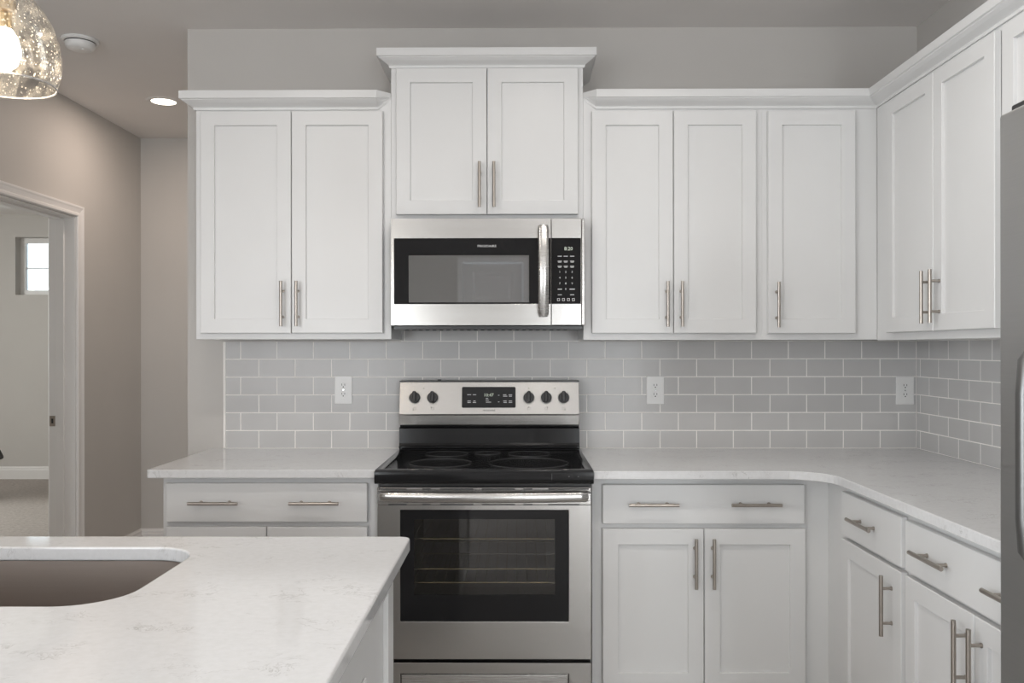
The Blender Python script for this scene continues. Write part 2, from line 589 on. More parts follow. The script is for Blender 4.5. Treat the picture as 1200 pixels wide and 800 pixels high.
def window(name, axis, s0, s1, z0, z1, yout, depth, mull_s=(), mull_z=(), fw=.05, mz=.012):
    """frame set at plane yout..yout+depth"""
    o = tag(bpy.data.objects.new(name, None), kind='structure'); COL.objects.link(o)
    loc = ((s0 + s1) / 2, yout, z0) if axis == 'x' else (yout, (s0 + s1) / 2, z0)
    o.location = loc
    bm = new()
    ring(bm, s0, s1, z0, z1, s0 + fw, s1 - fw, z0 + fw, z1 - fw, yout, yout + depth)
    for m_ in mull_s: box(bm, m_ - .02, m_ + .02, yout + .008, yout + depth - .008, z0 + fw, z1 - fw)
    for m_ in mull_z: box(bm, s0 + fw, s1 - fw, yout + .010, yout + depth - .010, m_ - mz, m_ + mz)
    if axis == 'y': bm.transform(Matrix(((0, 1, 0, 0), (1, 0, 0, 0), (0, 0, 1, 0), (0, 0, 0, 1))))
    part(o, 'window_frame', bm, M_TRIM, bevel=.003)
    bm = new(); yy = yout + depth * .6
    box(bm, s0 + fw, s1 - fw, yy, yy + .004, z0 + fw, z1 - fw)
    if axis == 'y': bm.transform(Matrix(((0, 1, 0, 0), (1, 0, 0, 0), (0, 0, 1, 0), (0, 0, 0, 1))))
    part(o, 'pane', bm, M_GLASS)
    return o
w1 = window('window_1', 'x', -5.204, -4.3, 1.905, 2.504, FARY + .09, .05, (), (2.19,), .055, .006)
window('window_added_left', 'y', -1.9, .9, .55, 2.25, LX - .13, .05, (-.97, -.03), (1.4,))  # unseen window added to let fill light reach the right wall
window('window_3', 'y', -3.4, -1.2, .55, 2.25, RX + .08, .05, (-2.3,), (1.4,))
window('window_4', 'x', 1.03, 1.63, .08, 2.25, REAR - .13, .05)
window('window_6', 'x', -2.40, -1.76, .08, 2.25, REAR - .13, .05)
window('window_added_bedroom', 'y', 4.9, 7.1, .85, 2.25, BX0 - .13, .05, (6.0,), (1.55,))  # unseen bedroom window added for its daylight lamp

# ------------------------------------------------------------------ tiled backsplash
TH, TP, ZB = .0772, .158, .9145
def tiles(bm, s0, s1, rows, off, fn, clip=None):
    g = .0030
    for r in range(rows):
        z0 = ZB + r * TH + g / 2; z1 = z0 + TH - g
        base = off + (TP / 2 if r % 2 else 0)
        k = math.floor((s0 - base) / TP) - 1
        lo, hi = (s0, s1) if clip is None or r < clip[0] else clip[1:]
        while True:
            a = base + k * TP + g / 2; b = a + TP - g
            k += 1
            if a > hi: break
            a = max(a, lo); b = min(b, hi)
            if b - a < .004: continue
            e = .0016
            lo4 = [(a, .0, z0), (b, .0, z0), (b, .0, z1), (a, .0, z1)]
            mid = [(a, .006, z0), (b, .006, z0), (b, .006, z1), (a, .006, z1)]
            top = [(a + e, .0072, z0 + e), (b - e, .0072, z0 + e), (b - e, .0072, z1 - e), (a + e, .0072, z1 - e)]
            V = [[bm.verts.new(fn(*p)) for p in lp] for lp in (lo4, mid, top)]
            for A, B in zip(V, V[1:]):
                for q in range(4):
                    bm.faces.new((A[q], A[(q + 1) % 4], B[(q + 1) % 4], B[q]))
            bm.faces.new(V[2])
bs = thing('backsplash', 'grey glossy subway tile backsplash behind the range and along the kitchen wall', 'backsplash', (0, WY, .9145))
bm = new(); tiles(bm, -1.268, RX - .0085, 7, 1.404 - TP * 20, lambda s, d, z: (s, WY - .0005 - d, z), (6, -.5065, .2665))
part(bs, 'tile', bm, M_TILE)
bm = new(); box(bm, -1.268, RX - .001, WY - .0070, WY - .0004, ZB, ZB + 6 * TH)
box(bm, -.5065, .2665, WY - .0070, WY - .0004, ZB + 6 * TH, ZB + 7 * TH)
part(bs, 'grout', bm, M_GROUT)
bm = new(); box(bm, -1.279, -1.2685, WY - .009, WY - .0004, ZB, ZB + 6 * TH)
part(bs, 'edge_trim', bm, M_GROUT, bevel=.002)
bs2 = thing('backsplash', 'grey subway tile backsplash on the right wall between corner and refrigerator', 'backsplash', (RX, 2.7, .9145))
bm = new(); tiles(bm, 1.70, WY - .009, 6, 3.50 - TP * 20, lambda s, d, z: (RX - .0005 - d, s, z))
part(bs2, 'tile', bm, M_TILE)
bm = new(); box(bm, RX - .0070, RX - .0004, 1.70, WY - .0095, ZB, ZB + 6 * TH)
part(bs2, 'grout', bm, M_GROUT)

# ------------------------------------------------------------------ cabinets
def shaker_door(bm, x0, x1, z0, z1, fw=.056, t=.020, y0=-.023, rec=.010):
    a0, a1, b0, b1 = x0 + fw, x1 - fw, z0 + fw, z1 - fw
    def lp(xa, xb, za, zb, y): return [bm.verts.new(p) for p in ((xa, y, za), (xb, y, za), (xb, y, zb), (xa, y, zb))]
    e = .002
    L = [lp(x0, x1, z0, z1, y0 + t), lp(x0, x1, z0, z1, y0 + e), lp(x0 + e, x1 - e, z0 + e, z1 - e, y0),
         lp(a0 - .001, a1 + .001, b0 - .001, b1 + .001, y0), lp(a0, a1, b0, b1, y0 + .001), lp(a0 + .0005, a1 - .0005, b0 + .0005, b1 - .0005, y0 + rec)]
    for A, B in zip(L, L[1:]):
        for k in range(4):
            bm.faces.new((A[k], A[(k + 1) % 4], B[(k + 1) % 4], B[k]))
    bm.faces.new(L[-1]); bm.faces.new(L[0])

def bar_pull(bm, x, z, vertical, length=.178, cc=.102, yface=-.023, stand=.032, r=.006):
    y = yface - stand
    if vertical:
        cyl(bm, (x, y, z - length / 2), (x, y, z + length / 2), r, seg=16)
        for s in (-1, 1): cyl(bm, (x, yface + .0005, z + s * cc / 2), (x, y, z + s * cc / 2), .0045, seg=12)
        for s in (-1, 1): cyl(bm, (x, yface, z + s * cc / 2), (x, yface - .003, z + s * cc / 2), .0062, seg=12)
    else:
        cyl(bm, (x - length / 2, y, z), (x + length / 2, y, z), r, seg=16)
        for s in (-1, 1): cyl(bm, (x + s * cc / 2, yface + .0005, z), (x + s * cc / 2, y, z), .0045, seg=12)
        for s in (-1, 1): cyl(bm, (x + s * cc / 2, yface, z), (x + s * cc / 2, yface - .003, z), .0062, seg=12)

def cabinet(name, label, loc, rz, wdt, z0, z1, depth, doors=(), drawers=(), base=False, ext=None):
    """local frame: x along the face from 0 to wdt, y = 0 the face frame, +y into the cabinet, z world height.
    doors (x0, x1, z0, z1, handle_x, handle_z), drawers (x0, x1, z0, z1, [handle_x...])"""
    root = thing(name, label, 'cabinet', (loc[0], loc[1], 0), rz)
    root.location.z = 0
    bm = new()
    if base:
        # carcass, with the toe kick set back
        box(bm, 0, wdt, 0, depth, .10, z1)
        box(bm, .01, wdt - .01, .07, depth, 0, .10)
        if ext: box(bm, *ext)
    else:
        box(bm, 0, wdt, .019, depth, z0, z1)
        # face frame in front of the box, slightly rounded
        box(bm, 0, wdt, 0, .019, z0, z1)
    part(root, 'body', bm, M_CAB, world=False, bevel=.0008, seg=1)
    for d in doors:
        bm = new(); shaker_door(bm, *d[:4])
        do = part(root, 'door', bm, M_CAB, world=False)
        bm = new(); bar_pull(bm, d[4], d[5], True)
        part(root, 'handle', bm, M_PULL, parent=do, world=False, smooth=True)
    for d in drawers:
        bm = new(); box(bm, d[0], d[1], -.023, -.003, d[2], d[3])
        do = part(root, 'drawer', bm, M_CAB, world=False, bevel=.003)
        for hx in d[4]:
            bm = new(); bar_pull(bm, hx, (d[2] + d[3]) / 2 + .002, False)
            part(root, 'handle', bm, M_PULL, parent=do, world=False, smooth=True)
    return root

FY = 3.395; UD = .302
def upper(label, x0, x1, z0, z1, doors):
    return cabinet('wall_cabinet', label, (x0, FY), 0, x1 - x0, z0, z1, UD, [(a - x0, b - x0, c, d, h - x0, hz) for a, b, c, d, h, hz in doors])
upper('tall white double-door wall cabinet left of the microwave', -1.283, -.5045, 1.384, 2.34,
      [(-1.2585, -.8985, 1.408, 2.287, -.9302, 1.5235), (-.8955, -.5355, 1.408, 2.287, -.8699, 1.5235)])
upper('short white double-door wall cabinet raised above the microwave', -.5040, .2595, 1.8555, 2.50,
      [(-.4815, -.1230, 1.8765, 2.455, -.1503, 1.990), (-.1200, .2385, 1.8765, 2.455, -.0935, 1.990)])
upper('white double-door wall cabinet just right of the microwave', .2600, .9690, 1.380, 2.34,
      [(.2925, .6130, 1.406, 2.284, .5872, 1.520), (.6160, .9410, 1.406, 2.284, .6438, 1.520)])
upper('white single-door wall cabinet in the corner of the kitchen wall', .9692, 1.4250, 1.380, 2.34,
      [(.9880, 1.3320, 1.405, 2.283, 1.0199, 1.517)])
# right wall, faces -x : local x runs towards the camera
def upper_r(label, y0, y1, z0, z1, doors):
    return cabinet('wall_cabinet', label, (1.425, y0), -PI / 2, y0 - y1, z0, z1, .2985, [(y0 - a, y0 - b, c, d, y0 - h, hz) for a, b, c, d, h, hz in doors])
upper_r('white double-door wall cabinet on the right wall, warm-lit, beside the corner', 3.3935, 2.505, 1.377, 2.34,
        [(3.262, 2.893, 1.405, 2.280, 2.909, 1.519), (2.889, 2.520, 1.405, 2.280, 2.848, 1.519)])
upper_r('white wall cabinet on the right wall nearest the camera, half hidden by the refrigerator', 2.503, 1.720, 1.377, 2.34,
        [(2.480, 2.115, 1.405, 2.280, 2.145, 1.519), (2.111, 1.745, 1.405, 2.280, 2.081, 1.519)])

# crown mouldings
def crown_prof(zt):
    return [(0.0005, zt - .066), (.006, zt - .066), (.008, zt - .060), (.008, zt - .057), (.013, zt - .053), (.030, zt - .043), (.042, zt - .035), (.044, zt - .032), (.050, zt - .030), (.050, zt), (.0005, zt)]
def crown(label, path, zt, taper=None):
    bm = new()
    prof = crown_prof(zt)
    r = sweep(bm, path, prof)
    for end, xe in (taper or {}).items():
        rg = r[0] if end == 'start' else r[-1]
        new_r = [bm.verts.new((xe, FY - .0006 - q * .02, zt - (zt - z) * .42)) for q, z in prof]
        K = len(prof)
        for k in range(K):
            j = (k + 1) % K
            bm.faces.new((rg[k], rg[j], new_r[j], new_r[k]))
        if end == 'start': r[0] = new_r
        else: r[-1] = new_r
    bm.faces.new(r[0]); bm.faces.new(r[-1])
    o = finish('crown_moulding', bm, M_CAB)
    return tag(o, label, 'moulding')
# path travels so that the room (outside) is on the right-hand side: right of +x travel is -y
crown('white crown moulding on top of the left wall cabinet', [(-1.2835, WY - .003), (-1.2835, FY), (-.5560, FY)], 2.362, {'end': -.5045})
crown('white crown moulding on the raised cabinet above the microwave, the highest one', [(-.504, WY - .003), (-.504, FY), (.2595, FY), (.2595, WY - .003)], 2.527)
crown('long white crown moulding turning the corner over the right-hand wall cabinets', [(.3100, FY), (1.4245, FY), (1.4245, 1.72)], 2.362, {'start': .2600})

# base cabinets
BY = 3.090; BD = .606
DR = (.716, .858)
def base_cab(label, x0, x1, doors, drawers, ext=None):
    return cabinet('base_cabinet', label, (x0, BY), 0, x1 - x0, 0, .8835, BD, [(a - x0, b - x0, c, d, h - x0, hz) for a, b, c, d, h, hz in doors],
                   [(a - x0, b - x0, c, d, [h - x0 for h in hs]) for a, b, c, d, hs in drawers], True, ext)
base_cab('white base cabinet with one wide two-handled drawer, left of the range', -1.2885, -.5065,
         [(-1.2700, -.9080, .125, .704, -.940, .580), (-.9050, -.5430, .125, .704, -.873, .580)],
         [(-1.2700, -.5430, .722, .862, [-1.0905, -.7295])])
base_cab('white base cabinet with wide drawer and two doors, right of the range', .2665, 1.1400,
         [(.3035, .6660, .125, .698, .6334, .579), (.6690, 1.0315, .125, .698, .6970, .579)],
         [(.3035, 1.0285, .716, .857, [.4835, .8480])], ext=(.8737, 1.45, .04, BD, .10, .8835))
def base_r(label, y0, y1, doors, drawers):
    return cabinet('base_cabinet', label, (1.120, y0), -PI / 2, y0 - y1, 0, .8835, .600, [(y0 - a, y0 - b, c, d, y0 - h, hz) for a, b, c, d, h, hz in doors],
                   [(y0 - a, y0 - b, c, d, [y0 - h for h in hs]) for a, b, c, d, hs in drawers], True)
base_r('narrow white base cabinet on the right wall with one drawer above one door', 3.0895, 2.4395,
       [(2.905, 2.4540, .125, .703, 2.5133, .590)], [(2.905, 2.4540, .716, .862, [2.690])])
base_r('white base cabinet with wide drawer and two doors, beside the refrigerator', 2.4390, 1.6800,
       [(2.4275, 2.0640, .125, .703, 2.0960, .592), (2.0600, 1.6950, .125, .703, 2.0270, .592)], [(2.4275, 1.6950, .716, .860, [2.2450, 1.8800])])

# ------------------------------------------------------------------ countertops
def slab(name, label, pts, z0, z1, holes=(), bevel=.003):
    bm = new(); prism(bm, pts, z0, z1, holes)
    # merge the flat faces of each side into ngons so only rims are bevelled
    bmesh.ops.recalc_face_normals(bm, faces=bm.faces[:])
    bmesh.ops.dissolve_limit(bm, angle_limit=R(.5), verts=bm.verts[:], edges=bm.edges[:])
    o = finish(name, bm, M_QUARTZ, bevel=bevel, seg=3)
    return tag(o, label, 'countertop')
CZ0, CZ1 = .8840, .9140
slab('countertop', 'short white quartz countertop between the hall and the range',
     [(-.5060, WY - .001), (-1.330, WY - .001)] + arc(-1.330 + .012, 3.040 + .012, .012, 180, 270, 4) + [(-.5060, 3.040)], CZ0, CZ1)
slab('countertop', 'L-shaped white quartz countertop running from the range round the corner',
     [(.2660, WY - .001), (.2660, 3.010)] + arc(1.080 - .15, 3.010 - .15, .15, 90, 0, 10) + [(1.080, 1.665), (RX - .001, 1.665), (RX - .001, WY - .001)], CZ0, CZ1)

# island
ISX, ISY0, ISY1 = -.247, .86, 1.965
isl = [(-2.05, ISY0), (ISX - .02, ISY0)] + [(ISX, ISY0 + .02)] + arc(ISX - .022, ISY1 - .022, .022, 0, 90, 5) + [(-2.05, ISY1)]
SK = (-1.44, -.685, 1.432, 1.857)
def rrect(x0, x1, y0, y1, r, n=8):
    return arc(x1 - r, y1 - r, r, 0, 90, n) + arc(x0 + r, y1 - r, r, 90, 180, n) + arc(x0 + r, y0 + r, r, 180, 270, n) + arc(x1 - r, y0 + r, r, 270, 360, n)
slab('island_countertop', 'large white veined quartz island countertop with a sink cutout, in the foreground', isl, CZ0, CZ1,
     [rrect(*SK, .105, 10)], .004)
ib = thing('kitchen_island', 'white kitchen island base with panelled end, under the foreground countertop', 'kitchen island', (-1.15, 1.45, 0))
bm = new()
box(bm, -2.0, -.297, 1.905, 1.946, .10, .8835)                # shell of four sides round the sink
box(bm, -2.0, -.297, 1.00, 1.04, .10, .8835)
box(bm, -2.0, -1.96, 1.04, 1.905, .10, .8835)
box(bm, -.337, -.297, 1.04, 1.905, .10, .8835)
box(bm, -1.94, -.36, 1.06, 1.90, 0, .12)
part(ib, 'body', bm, M_CAB, bevel=.001, seg=1)
bm = new()
ring(bm, 1.000, 1.946, .10, .8835, 1.075, 1.872, .175, .81, 0, .012)
bm.transform(Matrix.Translation((-.285, 0, 0)) @ Matrix(((0, -1, 0, 0), (1, 0, 0, 0), (0, 0, 1, 0), (0, 0, 0, 1))))
part(ib, 'end_frame', bm, M_CAB, bevel=.001, seg=1)

# sink
sk = thing('sink', 'undermount stainless steel sink basin set in the island countertop', 'sink', (-1.06, 1.645, .65))
bm = new()
ou = rrect(SK[0] - .004, SK[1] + .004, SK[2] - .004, SK[3] + .004, .105, 10)
flo = rrect(SK[0] - .03, SK[1] + .03, SK[2] - .03, SK[3] + .025, .12, 10)
loops = [(flo, .8832), (ou, .8832), (ou, .8832 - .01)]
def shrink(pts, k):
    cx = (SK[0] + SK[1]) / 2; cy = (SK[2] + SK[3]) / 2
    return [(cx + (x - cx) * (1 - k), cy + (y - cy) * (1 - k)) for x, y in pts]
loops += [(shrink(ou, .01), .70), (shrink(ou, .03), .672), (shrink(ou, .07), .660), (shrink(ou, .85), .655)]
V = [[bm.verts.new((x, y, z)) for x, y in p] for p, z in loops]
for A, B in zip(V, V[1:]):
    for k in range(len(A)):
        j = (k + 1) % len(A)
        bm.faces.new((A[k], A[j], B[j], B[k]))
bm.faces.new(V[-1])
part(sk, 'basin', bm, M_SINK, smooth=True, angle=50)
bm = new(); lathe(bm, [(0, .004), (.03, .004), (.042, .003), (.045, 0)], (-1.0625, 1.6445, .6555))
part(sk, 'drain', bm, M_CHROME, smooth=True)

# ------------------------------------------------------------------ outlets
def outlet(label, loc, rz):
    r = thing('electrical_outlet', label, 'outlet', loc, rz, None)
    bm = new(); box(bm, -.0385, .0385, -.006, 0, -.061, .061)
    part(r, 'cover_plate', bm, M_PLAST, world=False, bevel=.003)
    for s in (-1, 1):
        bm = new()
        z = s * .0195
        pts = []
        for k in range(28):
            a = 2 * PI * k / 28
            pts.append((.0172 * math.cos(a), max(-.0125, min(.0125, .0172 * math.sin(a)))))
        f = [bm.verts.new((x, -.0080, z + y)) for x, y in pts]
        g = [bm.verts.new((x, -.0055, z + y)) for x, y in pts]
        bm.faces.new(f)
        for k in range(28): bm.faces.new((f[k], f[(k + 1) % 28], g[(k + 1) % 28], g[k]))
        rc = part(r, 'receptacle', bm, M_PLAST, world=False, bevel=.0004, seg=1)
        bm = new()
        for sx in (-1, 1): box(bm, sx * .0064 - .0011, sx * .0064 + .0011, -.0083, -.0075, z - .001, z + .0075)
        cyl(bm, (0, -.0083, z - .0065), (0, -.0075, z - .0065), .0027, seg=12)
        part(r, 'slots', bm, M_HOLE, parent=rc, world=False)
    bm = new(); cyl(bm, (0, -.0072, 0), (0, -.0055, 0), .003, seg=12)
    part(r, 'screw', bm, M_CHROME, world=False)
    return r
TY = WY - .0078
outlet('white duplex outlet on the tiles left of the range', (-.7555, TY, 1.168), 0)
outlet('white duplex outlet on the tiles right of the range', (.5925, TY, 1.1655), 0)
outlet('white duplex outlet on the tiles next to the corner', (1.667, TY, 1.164), 0)
outlet('white outlet low on the end panel of the kitchen island', (-.2848 - .0119, 1.60, .655), PI / 2)

# ------------------------------------------------------------------ range
RXC = -.120
rg = thing('kitchen_range', 'freestanding stainless steel electric range with black glass cooktop', 'stove', (RXC, 3.35, 0))
RW0, RW1 = -.5015, .2615
OVC = (-.400, .160, .42, .79, 3.10, 3.60)   # oven cavity
bm = new()
box(bm, RW0, OVC[0], 3.075, 3.672, .06, .868)
box(bm, OVC[1], RW1, 3.075, 3.672, .06, .868)
box(bm, OVC[0], OVC[1], 3.075, 3.672, .06, OVC[2])
box(bm, OVC[0], OVC[1], 3.075, 3.672, OVC[3], .868)
box(bm, OVC[0], OVC[1], OVC[5], 3.672, OVC[2], OVC[3])
for sx in (RW0 + .04, RW1 - .04):
    for sy in (3.12, 3.62): cyl(bm, (sx, sy, 0), (sx, sy, .06), .018)
part(rg, 'body', bm, M_BLACKM)
bm = new()
a, b_, c, d, e, f = OVC
def inner(p): return quadface(bm, p)
i = .001
a += i; b_ -= i; c += i; d -= i
inner([(a, e, c), (b_, e, c), (b_, f, c), (a, f, c)]); inner([(a, e, d), (b_, e, d), (b_, f, d), (a, f, d)])
inner([(a, e, c), (a, f, c), (a, f, d), (a, e, d)]); inner([(b_, e, c), (b_, f, c), (b_, f, d), (b_, e, d)])
inner([(a, f - i, c), (b_, f - i, c), (b_, f - i, d), (a, f - i, d)])
part(rg, 'oven_cavity', bm, M_CAVITY)
for z in (.488, .538, .648):
    bm = new()
    for y in (3.13, 3.57): cyl(bm, (a, y, z), (b_, y, z), .0028, seg=8)
    for k in range(15):
        x = a + .012 + k * (b_ - a - .024) / 14
        cyl(bm, (x, 3.13, z), (x, 3.57, z), .0015, seg=6)
    part(rg, 'oven_rack', bm, M_RACK, smooth=True)
# cooktop: black frame with raised rim, inner glass, printed rings
bm = new()
TX0, TX1, TY0, TY1 = -.5055, .2655, 2.993, 3.60
ZT = .9225
prof_r = [(TX0, TX1, TY0 + .010, TY1, .870), (TX0, TX1, TY0 + .002, TY1, .876), (TX0, TX1, TY0, TY1, .888), (TX0, TX1, TY0, TY1, ZT - .010), (TX0 + .003, TX1 - .003, TY0 + .003, TY1, ZT - .002), (TX0 + .010, TX1 - .010, TY0 + .010, TY1, ZT),
          (TX0 + .030, TX1 - .030, TY0 + .022, TY1, ZT - .0005), (TX0 + .034, TX1 - .034, TY0 + .026, TY1, ZT - .004)]
V = [[bm.verts.new(p) for p in ((x0, y0, z), (x1, y0, z), (x1, y1, z), (x0, y1, z))] for x0, x1, y0, y1, z in prof_r]
for A, B in zip(V, V[1:]):
    for k in range(4): bm.faces.new((A[k], A[(k + 1) % 4], B[(k + 1) % 4], B[k]))
bm.faces.new(V[0]); bm.faces.new(V[-1])
ct = part(rg, 'cooktop', bm, M_BLACK, smooth=True, angle=50)
ZG = ZT - .004
def ring_flat(bm, cx, cy, r, wd, z, h=.0004, seg=64):
    lathe(bm, [(r - wd, 0), (r - wd, h), (r, h), (r, 0)], (cx, cy, z), seg)
for cx, cy, r in ((-.290, 3.20, .118), (.040, 3.20, .148), (-.290, 3.475, .088), (.045, 3.475, .088), (-.125, 3.50, .055)):
    bm = new(); ring_flat(bm, cx, cy, r, .0013, ZG)
    part(rg, 'burner_ring', bm, M_RING, parent=ct)
bm = new(); box(bm, .118, .119, TY0 - .0006, TY0 + .002, .885, .908)
part(rg, 'indicator_divider', bm, M_RING, parent=ct)
for x in (.177, .210):
    bm = new(); box(bm, x, x + .003, TY0 - .0006, TY0 + .002, .896, .899)
    part(rg, 'indicator_light', bm, M_RING, parent=ct)
# back guard
def prism_x(bm, prof, x0, x1):
    """extrude a (y, z) profile along x"""
    A = [bm.verts.new((x0, y, z)) for y, z in prof]; B = [bm.verts.new((x1, y, z)) for y, z in prof]
    n = len(prof)
    for k in range(n): bm.faces.new((A[k], A[(k + 1) % n], B[(k + 1) % n], B[k]))
    bm.faces.new(A); bm.faces.new(B)
GX0, GX1 = -.499, .257
bm = new(); prism_x(bm, [(3.60, 1.2055), (3.575, 1.072), (3.5755, 1.069), (3.5765, 1.066), (3.5800, 1.026), (3.672, 1.026), (3.672, 1.2055)], GX0, GX1)
bgd = part(rg, 'backguard', bm, M_STEEL, bevel=.0015, seg=2)
bm = new(); box(bm, GX0 - .001, GX1 + .001, 3.597, 3.675, 1.2058, 1.211)
box(bm, -.340, -.325, 3.60, 3.62, 1.211, 1.216)
part(rg, 'top_cap', bm, M_BLACKM, parent=bgd, bevel=.001)
bm = new()
prism_x(bm, [(3.612, 1.0255), (3.612, 1.016), (3.592, 1.014), (3.588, 1.010), (3.583, .950), (3.578, .940), (3.572, .936), (3.572, .930), (3.586, .926), (3.586, .9190), (3.672, .9190), (3.672, 1.0255)], GX0 - .001, GX1 + .001)
part(rg, 'rear_trim', bm, M_BLACK, bevel=.001)
# slanted face helpers: a point on the control face at height z
def face_y(z): return 3.575 + (z - 1.072) / (1.2055 - 1.072) * .025
tilt = Matrix.Rotation(-math.atan2(.025, .1335), 4, 'X')
def on_face(bm_, z):
    bm_.transform(Matrix.Translation((0, face_y(z), z)) @ tilt)
bm = new()
pts = [(x, z) for x, z in arc(-.010 - .006, .0435 - .006, .006, 0, 90, 4) + arc(-.236 + .006, .0435 - .006, .006, 90, 180, 4) + arc(-.236 + .006, -.0445 + .006, .006, 180, 270, 4) + arc(-.010 - .006, -.0445 + .006, .006, 270, 360, 4)]
F = [bm.verts.new((x, -.002, z)) for x, z in pts]; G = [bm.verts.new((x, .0005, z)) for x, z in pts]
bm.faces.new(F)
for k in range(len(F)): bm.faces.new((F[k], F[(k + 1) % len(F)], G[(k + 1) % len(F)], G[k]))
on_face(bm, 1.1415)
dsp = part(rg, 'display_panel', bm, M_GLASSK, parent=bgd)
bm = new(); add_text(bm, '10:47', .019, -.1235, -.0024, .0085, 1.0); on_face(bm, 1.1415)
part(rg, 'clock', bm, M_CLOCK, parent=dsp)
for x, z, w_ in ((-.2055, .0105, .016), (-.183, .0105, .014), (-.2055, -.016, .014), (-.2055, -.022, .014), (-.183, -.016, .009), (-.183, -.022, .014),
                 (-.1305, -.005, .010), (-.1290, -.0125, .014), (-.124, -.021, .022), (-.081, .008, .006), (-.081, -.020, .006), (-.056, .010, .014), (-.054, .004, .018),
                 (-.032, .010, .015), (-.032, .004, .013), (-.055, -.016, .015), (-.054, -.022, .014), (-.032, -.016, .014), (-.032, -.022, .015)):
    bm = new(); box(bm, x - w_ / 2, x + w_ / 2, -.0024, -.0019, z - .0012, z + .0012)
    on_face(bm, 1.1415)
    part(rg, 'button_legend', bm, M_WHITEINK, parent=dsp)
bm = new(); add_text(bm, 'FRIGIDAIRE', .0092, -.122, -.0006, 0, 1.12); on_face(bm, 1.0865)
part(rg, 'maker_name', bm, M_GREYINK, parent=bgd)
for n_, x in enumerate((-.4345, -.3590, .0450, .1185, .1915)):
    bm = new()
    vs = cyl(bm, (x, -.003, 0), (x, -.016, 0), .0242, .0215, seg=36)
    kn_bm = bm; on_face(kn_bm, 1.139)
    kn = part(rg, 'knob', kn_bm, M_BLACKM, parent=bgd, bevel=.0015, smooth=True)
    bm = new(); box(bm, x - .0075, x + .0075, -.030, -.0155, -.0215, .0255)
    on_face(bm, 1.139)
    part(rg, 'grip', bm, M_BLACKM, parent=kn, bevel=.004, seg=3)
    bm = new(); cyl(bm, (x, -.0035, 0), (x, .0005, 0), .0262, seg=36); on_face(bm, 1.139)
    part(rg, 'bezel', bm, M_STEEL, parent=kn, bevel=.0008)
    bm = new()
    # burner locator mark under the knob and tick marks round it
    ring(bm, x - .0055, x + .0055, -.0055, .0055, x - .0048, x + .0048, -.0048, .0048, -.0005, .0003)
    dx = (-1, -1, 0, 1, 1)[n_] * .0055; dz = (-1, 1, 1, 1, -1)[n_] * .0055
    box(bm, x + dx - .0017, x + dx + .0017, -.0007, .0003, dz - .0017, dz + .0017)
    on_face(bm, 1.0945)
    part(rg, 'burner_mark', bm, M_GREYINK, parent=kn)
    bm = new()
    for k in range(11):
        an = R(-150 + 30 * k) + PI / 2
        px, pz = x + .0315 * math.cos(an), .0315 * math.sin(an)
        box(bm, px - .0007, px + .0007, -.0004, .0003, pz - .0007, pz + .0007)
    on_face(bm, 1.139)
    part(rg, 'dial_marks', bm, M_GREYINK, parent=kn)
for x in (-.397, .045, .155):
    bm = new(); cyl(bm, (x, -.0006, 0), (x, .0003, 0), .002, seg=12)
    on_face(bm, 1.1785)
    part(rg, 'pilot_dot', bm, M_GREYINK, parent=bgd)
# oven door
DXa, DXb, DZa, DZb, DY = -.5000, .2600, .2430, .8530, 3.028
GLa, GLb, GZa, GZb = -.4185, .1790, .3780, .7740
bm = new(); ring(bm, DXa, DXb, DZa, DZb - .062, GLa, GLb, GZa, GZb, DY, 3.072)
box(bm, DXa, DXb, DY, 3.072, DZb - .062, DZb)
od = part(rg, 'oven_door', bm, M_STEEL, bevel=.0025, seg=2)
for z, spans in ((.8480, ((-.497, -.394), (-.342, -.308), (-.279, -.157), (-.131, -.009), (.017, .053), (.105, .252))),
                 (.7925, ((-.463, -.394), (-.342, -.308), (-.279, -.157), (-.131, -.009), (.017, .053), (.105, .220)))):
    for p, q in spans:
        bm = new(); box(bm, p + .002, q - .002, DY - .0006, DY + .001, z - .0022, z + .0022)
        part(rg, 'vent_slot', bm, M_HOLE, parent=od)
bm = new(); ring(bm, GLa + .001, GLb - .001, GZa + .001, GZb - .001, -.3700, .1305, .4716, .7405, DY + .003, DY + .008)
part(rg, 'window_surround', bm, M_GLASSK, parent=od)
bm = new(); box(bm, -.3700, .1305, DY + .0035, DY + .0065, .4716, .7405)
wp = part(rg, 'window_pane', bm, M_OVENGL, parent=od); wp['label'] = 'tinted see-through oven window'
# handle: flattened bar bowed out from the door
bm = new()
rings_ = []
N_ = 40
for k in range(N_ + 1):
    t = k / N_
    x = -.497 + t * .754
    e_ = min(t, 1 - t)
    bow = .030 + .022 * math.sin(PI * t) - (.018 if e_ < .012 else 0) * (1 - e_ / .012 if e_ < .012 else 0)
    hz = .0182 * (1 if e_ > .02 else (.72 + .28 * math.sqrt(e_ / .02)))
    zc = .8255 - .006 * math.sin(PI * t) * 0
    rr = []
    for q in range(16):
        an = 2 * PI * q / 16
        rr.append(bm.verts.new((x, DY - bow + .010 * math.cos(an), zc + hz * math.sin(an))))
    rings_.append(rr)
for A, B in zip(rings_, rings_[1:]):
    for q in range(16): bm.faces.new((A[q], A[(q + 1) % 16], B[(q + 1) % 16], B[q]))
bm.faces.new(rings_[0]); bm.faces.new(rings_[-1])
for x in (-.480, .240): box(bm, x - .014, x + .014, DY - .032, DY + .001, .814, .837)
part(rg, 'handle', bm, M_HANDLE, parent=od, smooth=True, angle=60)
